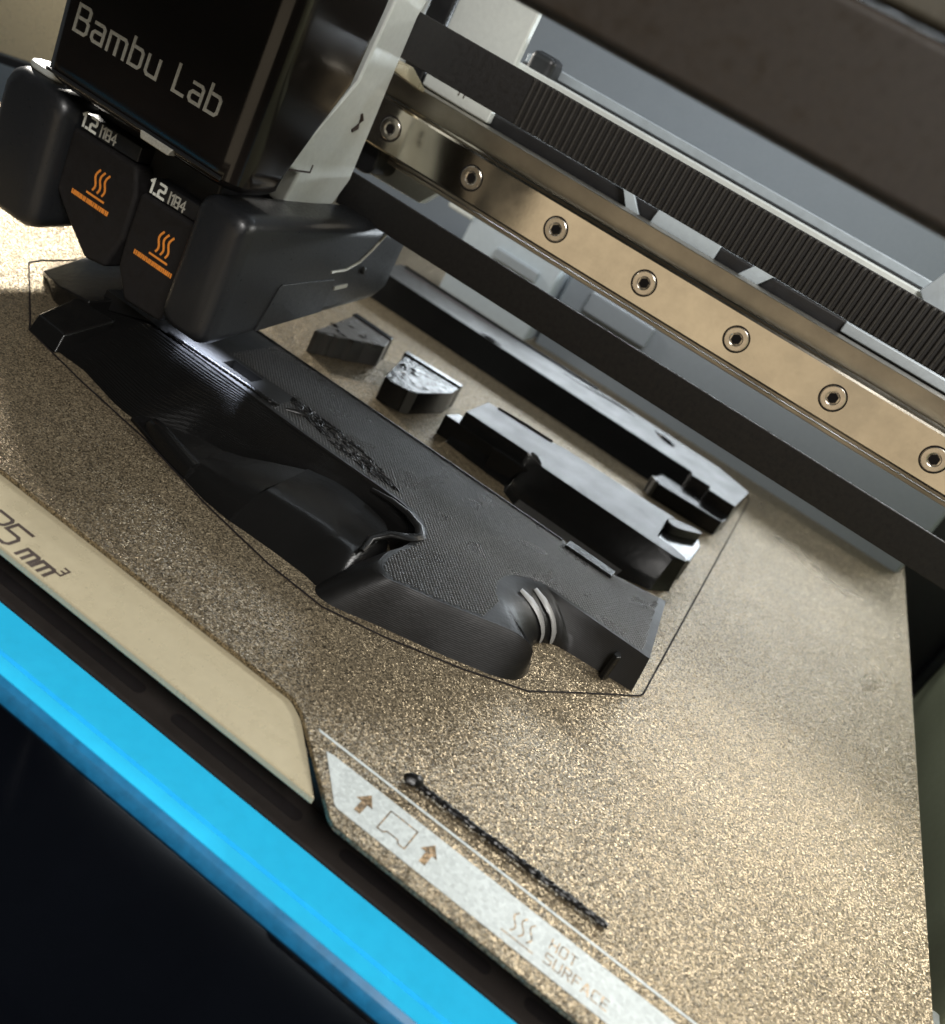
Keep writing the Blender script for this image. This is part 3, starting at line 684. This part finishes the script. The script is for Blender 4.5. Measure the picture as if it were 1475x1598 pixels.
# brackets and rear structure seen between belts
bc = empty('carriage_bracket', (4, 30, 74), 'pale metal bracket column behind the upper belt', 'bracket')
V, F = prism([(-6.5, 18.4), (-0.2, 16.8), (15.6, 16.4), (15.6, 19.4), (-6.5, 19.8)], 76.2, 122); raw('bracket_column', V, F, M_['white_metal'], bc, bevel=0.6)
box('dark_slot', -13, -6.8, 17.4, 19.6, 76.2, 118, M_['black'], bc, bevel=0.4)
box('side_flange', -24, -13.4, 15.5, 19.6, 78, 118, M_['white_metal'], bc, bevel=0.6)
for x in (1.4, 3.0): box('scribe_mark', x+3.6, x+3.9, 16.45, 17.4, 78.6, 79.8, M_['ink'], bc, bevel=0)
rb = empty('rear_crossbar', (90, 42, 88), 'long blue grey sheet metal bar above the ribbed belt', 'bar')
box('bar_shadow_strip', 8, 300, 39.2, 41.0, 91.0, 93.0, M_['black'], rb, bevel=0.1)  # black strip painted in for the shadow under the bar face
box('bar_face', 8, 300, 40, 44, 93.0, 95.6, M_['grey_metal'], rb, bevel=0.4)
box('bar_shelf', 8, 300, 22, 38.5, 90.4, 92.5, M_['white_metal'], rb, bevel=0.3)
box('bar_hook', 12.4, 20, 30, 39, 88.4, 97.5, M_['black'], rb, bevel=2.0)
eb = empty('end_bracket', (135, 32, 80), 'grey sheet metal end bracket at the right end of the ribbed belt', 'bracket')
V, F = prism([(127.6, 92.6), (131.0, 101.5), (160, 101.5), (160, 86), (136, 86)], 20.5, 22, ax=1); raw('bracket_plate', V, F, M_['grey_metal'], eb, bevel=0.2)
box('bracket_foot', 118, 150, 18, 30, 76.4, 79.0, M_['grey_metal'], eb, bevel=0.3)
# rear hardware seen under the rail
ru = empty('rear_tray', (0, 165, 0), 'pale blue grey tray at the back seen in the gap under the rail', 'tray')
box('tray_face', -28, 16, 150, 185, -10, 37, M_['tab'], ru, bevel=1.0)
box('tray_lid', -39.5, -27.4, 149, 188, 30.5, 34.5, M_['white_metal'], ru, bevel=0.6)
box('tray_latch', -12, 9, 147.5, 151, 22.5, 27, M_['grey_metal'], ru, bevel=0.6)
rd = empty('rear_duct', (80, 170, 0), 'blue grey rear duct seen through the gap between rail and lower belt', 'duct')
box('duct_body', 18, 190, 158, 190, -10, 33, M_['wall'], rd, bevel=2.0)
box('duct_clip', 30, 60, 155, 159, 22, 31, M_['wall'], rd, bevel=1.0)
cb = empty('carriage_block', (4, 20, 50), 'white metal carriage foot between rail end and lower belt', 'block')
V, F = prism([(-9, 50.0), (8.4, 50.4), (14.5, 58.6), (-9, 58.6)], 15, 19, ax=1); raw('foot_plate', V, F, M_['white_metal'], cb, bevel=0.3)
V, F = prism(rrect(-9, -1.5, 51.5, 60.5, 3.0), 3, 15.2, ax=1); raw('bearing_cap', V, F, M_['black'], cb, bevel=0.6)
# overhead hood, close to the lens
hd = empty('front_hood', (110, -110, 100), 'dark brown hood beam across the top right, out of focus', 'hood')
box('hood_beam', -200, 420, -112, -104, 99.8, 115.0, M_['hood'], hd, bevel=1.2, seg=3)
box('hood_trim', -200, 420, -110.5, -104.5, 115.8, 150, M_['hood_trim'], hd, bevel=1.0)
# beige panel top left
bp_ = empty('purge_chute', (-180, 62, 0), 'beige panel behind the print head at the left edge', 'panel')
V, F = prism([(-235, -2.0), (-150, 15.5), (-150, 60), (-235, 60)], 60, 63, ax=1); raw('chute_panel', V, F, M_['beige'], bp_, bevel=0.5)
V, F = prism([(-235, -5.5), (-150, 12.0), (-150, 15.0), (-235, -2.5)], 58.5, 62.5, ax=1); raw('chute_gasket', V, F, M_['black'], bp_, bevel=0.3)

# ================================================================== TOOLHEAD
th = empty('print_head', (-20, -35, 9.4), 'black print head with silver lettering and two orange heat symbols', 'print head')
def tilt(x): return (x+47)*0.004
# front cover
rings = []
for z, ins, yb in ((-1.2, 2.2, -45.0), (-0.3, 0.8, -44.5), (0.8, 0.0, -44.5), (4.5, 0.0, -43.5), (15, -0.1, -38.5), (25.5, -0.2, -33.0), (42, -0.1, -31.5), (70, 0.3, -31)):
    r = []
    for x, y in rrect(-47.5, 6.2, -62.0, yb, 5.0, 7):
        cx, cy = -20.6, -52
        dx = ins*(1 if x < cx else -1); dy = ins*(1 if y < cy else -1)
        r.append((x+dx, y+dy, 47.4+z+tilt(x)))
    rings.append(r)
V, F = loft(rings); cov = raw('front_cover', V, F, M_['cover'], th, sharp=40)
# raised border ridge along the lower cover edge and the latch
pts = [(-45+i*2.5, -62.15, 48.2+tilt(-45+i*2.5)) for i in range(20)]
V, F = tube(pts, 0.42, 8); raw('lower_trim', V, F, M_['dark_satin'], cov)
V, F = prism([(-17.6, 46.6), (-10.2, 46.6), (-9.4, 48.2), (-18.2, 48.2)], -62.9, -60.5, ax=1); raw('latch', V, F, M_['letter'], cov, bevel=0.3)
tp, tw = text_polys('Bambu Lab', 5.0, 0.30, slant=0.02)
k = 38.6/tw*1.02
strokes('lettering', [[(a*k, b) for a, b in q] for q in tp], 0.66, lambda q: (-41.0+q[0], -62.2, 57.9+q[1]+q[0]*0.012), (0, -1, 0), 0.10, M_['letter'], cov)
# dark core behind hotends
box('core', -41, -4.7, -50, -14, 20, 47.0, M_['black'], th, bevel=0.8)
# side plate of the carriage (seen edge of head)
poly = [(-10, 90.6), (-10, 81.2), (-9.5, 50.8), (-13, 44), (-34, 43), (-32.5, 50.6), (-38.5, 52.2), (-30, 64), (-23.5, 73.5), (-22, 91.4), (-22, 118), (-4, 118), (-7, 100)]
V, F = prism(poly, -4.2, 0.4, ax=0); sp_ = raw('carriage_plate', V, F, M_['white_metal'], th, bevel=0.7, seg=3)
V, F = tube([(0.55, -17.0, 66.8), (0.6, -16.2, 65.6), (0.6, -16.9, 63.6), (0.55, -18.4, 62.6)], [0.3, 0.55, 0.55, 0.4], 8); raw('plate_nick', V, F, M_['ink'], sp_)
V, F = merge(boxvf(0.36, 0.52, -37, -28.4, 51.2, 51.6), boxvf(0.36, 0.525, -28.6, -28.2, 51.25, 53.2)); raw('plate_seam', V, F, M_['ink'], sp_)
V, F = prism([(-10.2, 79.9), (-2, 80.2), (8, 76.5), (8, 75.5), (-10.2, 78.0)], -3, 0.2, ax=0); raw('belt_clip', V, F, M_['beige'], sp_, bevel=0.2)
# ducts
def duct(name, x0, x1, y0, y1, z0, z1, r, rear_drop):
    rings = []
    for y, ins in ((y0, 2.6), (y0+0.7, 1.2), (y0+2.0, 0.35), (y0+4.2, 0.0), ((y0+y1)/2, 0), (y1-6, 0), (y1, 1.0)):
        t = (y-y0)/(y1-y0); zz0 = z0+rear_drop*t
        pr_ = rrect(x0+ins, x1-ins, zz0+ins, z1-ins, r, 6)
        rings.append([(a, y, b) for a, b in pr_])
    V, F = loft(rings)
    return raw(name, V, F, M_['dark_satin'], th, sharp=45)
dr = duct('right_duct', -2.5, 11.0, -60.6, 14, 13.6, 44.2, 3.2, 9.5)
V, F = prism([(-40.5, 28.4), (-39.6, 29.2), (-17.6, 29.9), (-17.2, 29.2), (-17.6, 21.0), (-43.4, 17.5)], 10.9, 11.35, ax=0); raw('duct_panel', V, F, M_['dark_satin'], dr, bevel=0.12)
V, F = prism([(-15.8, 27.9), (-10.0, 28.5), (-10.0, 27.5), (-15.8, 26.9)], 10.9, 11.4, ax=0); raw('duct_clip', V, F, M_['letter'], dr, bevel=0.1)
V, F = tube([(11.1, -20.5, 31.9), (11.1, -14, 32.4), (11.1, -8.5, 34.6), (11.1, -4.4, 38.2), (11.1, -1.0, 42.4)], 0.34, 8); raw('duct_lip_highlight', V, F, M_['letter'], dr)  # pale grey tube stands in for the reflections along the lip
V, F = tube([(11.0, -5.0, 32.2), (11.6, -5.0, 32.2), (11.9, -5.0, 32.2)], [1.0, 0.95, 0.6], 12); raw('duct_pin', V, F, M_['dark_satin'], dr)
dl = duct('left_duct', -59.5, -40.6, -59.0, 0, 12.4, 44.6, 4.5, 4.0)
V, F = prism(rrect(-58, -47, -56, -4, 4), 44.4, 46.0); raw('duct_lid', V, F, M_['white_metal'], dl, bevel=0.6)
# hotends
def hotend(poly, ic, lab):
    V, F = prism(poly, -55.2, -38, ax=1); h = raw('hotend', V, F, M_['sock'], th, bevel=1.1, seg=3)
    x0, x1 = poly[0][0], poly[1][0]
    V, F = prism([(x0+1, poly[0][1]+0.1), (x1-1, poly[0][1]+0.1+(x1-x0)*0.03), (x1-1, poly[0][1]+4.2), (x0+1, poly[0][1]+3.8)], -54.2, -40, ax=1)
    lb = raw('label_strip', V, F, M_['black'], h, bevel=0.3)
    tp, tw = text_polys('1.2', 2.7, 0.28)
    strokes('size_number', tp, 0.56, lambda q: (lab[0]+q[0], -54.25, lab[1]+q[1]+q[0]*0.0), (0, -1, 0), 0.06, M_['white_ink'], lb)
    tp, t2 = text_polys('|184', 2.2, 0.22)
    strokes('code_mark', tp, 0.36, lambda q: (lab[0]+tw+0.7+q[0], -54.25, lab[1]+0.1+q[1]+q[0]*0.0), (0, -1, 0), 0.06, M_['letter'], lb)
    cx, cz = ic; st = []
    for kk in range(3):
        st.append([(cx-1.5+kk*1.4+0.42*math.sin(i/12*2*math.pi+0.4)+i/12*0.4, cz-1.9+i/12*4.6) for i in range(13)])
    strokes('heat_symbol', st, 0.46, lambda q: (q[0], -55.25, q[1]), (0, -1, 0), 0.06, M_['orange_ink'], h)
    strokes('heat_line', [[(cx-2.6, cz-3.1), (cx+2.2, cz-3.1)]], 0.45, lambda q: (q[0], -55.25, q[1]), (0, -1, 0), 0.06, M_['orange_ink'], h)
    bars = []
    xx = cx-6.4
    while xx < cx+4.6:
        bars.append([(xx, cz-5.15), (xx+random.uniform(-.1, .1), cz-4.45)]); xx += random.uniform(0.42, 0.62)
    strokes('warning_bar', bars, 0.36, lambda q: (q[0], -55.25, q[1]), (0, -1, 0), 0.05, M_['orange_ink'], h)
    return h
hotend([(-41.2, 38.4), (-22.4, 38.8), (-20.4, 33), (-20.2, 23), (-22.6, 14.6), (-28.6, 13.6), (-36.2, 19.6), (-41.2, 24.0)], (-30.0, 30.6), (-40.0, 39.4))
hotend([(-19.6, 34.6), (-4.0, 35.0), (-2.2, 29), (-2.0, 20), (-4.8, 11.2), (-15.2, 10.6), (-19.4, 17.0), (-19.8, 24)], (-9.8, 27.0), (-18.4, 35.4))
# nozzle
V, F = loft([[(-11+r*math.cos(k*math.pi/6), -46+r*math.sin(k*math.pi/6), z) for k in range(12)] for r, z in ((0.5, 8.6), (2.6, 10.4), (2.8, 14))])
raw('nozzle', V, F, M_['screw'], th)

print('objects', len(bpy.data.objects))
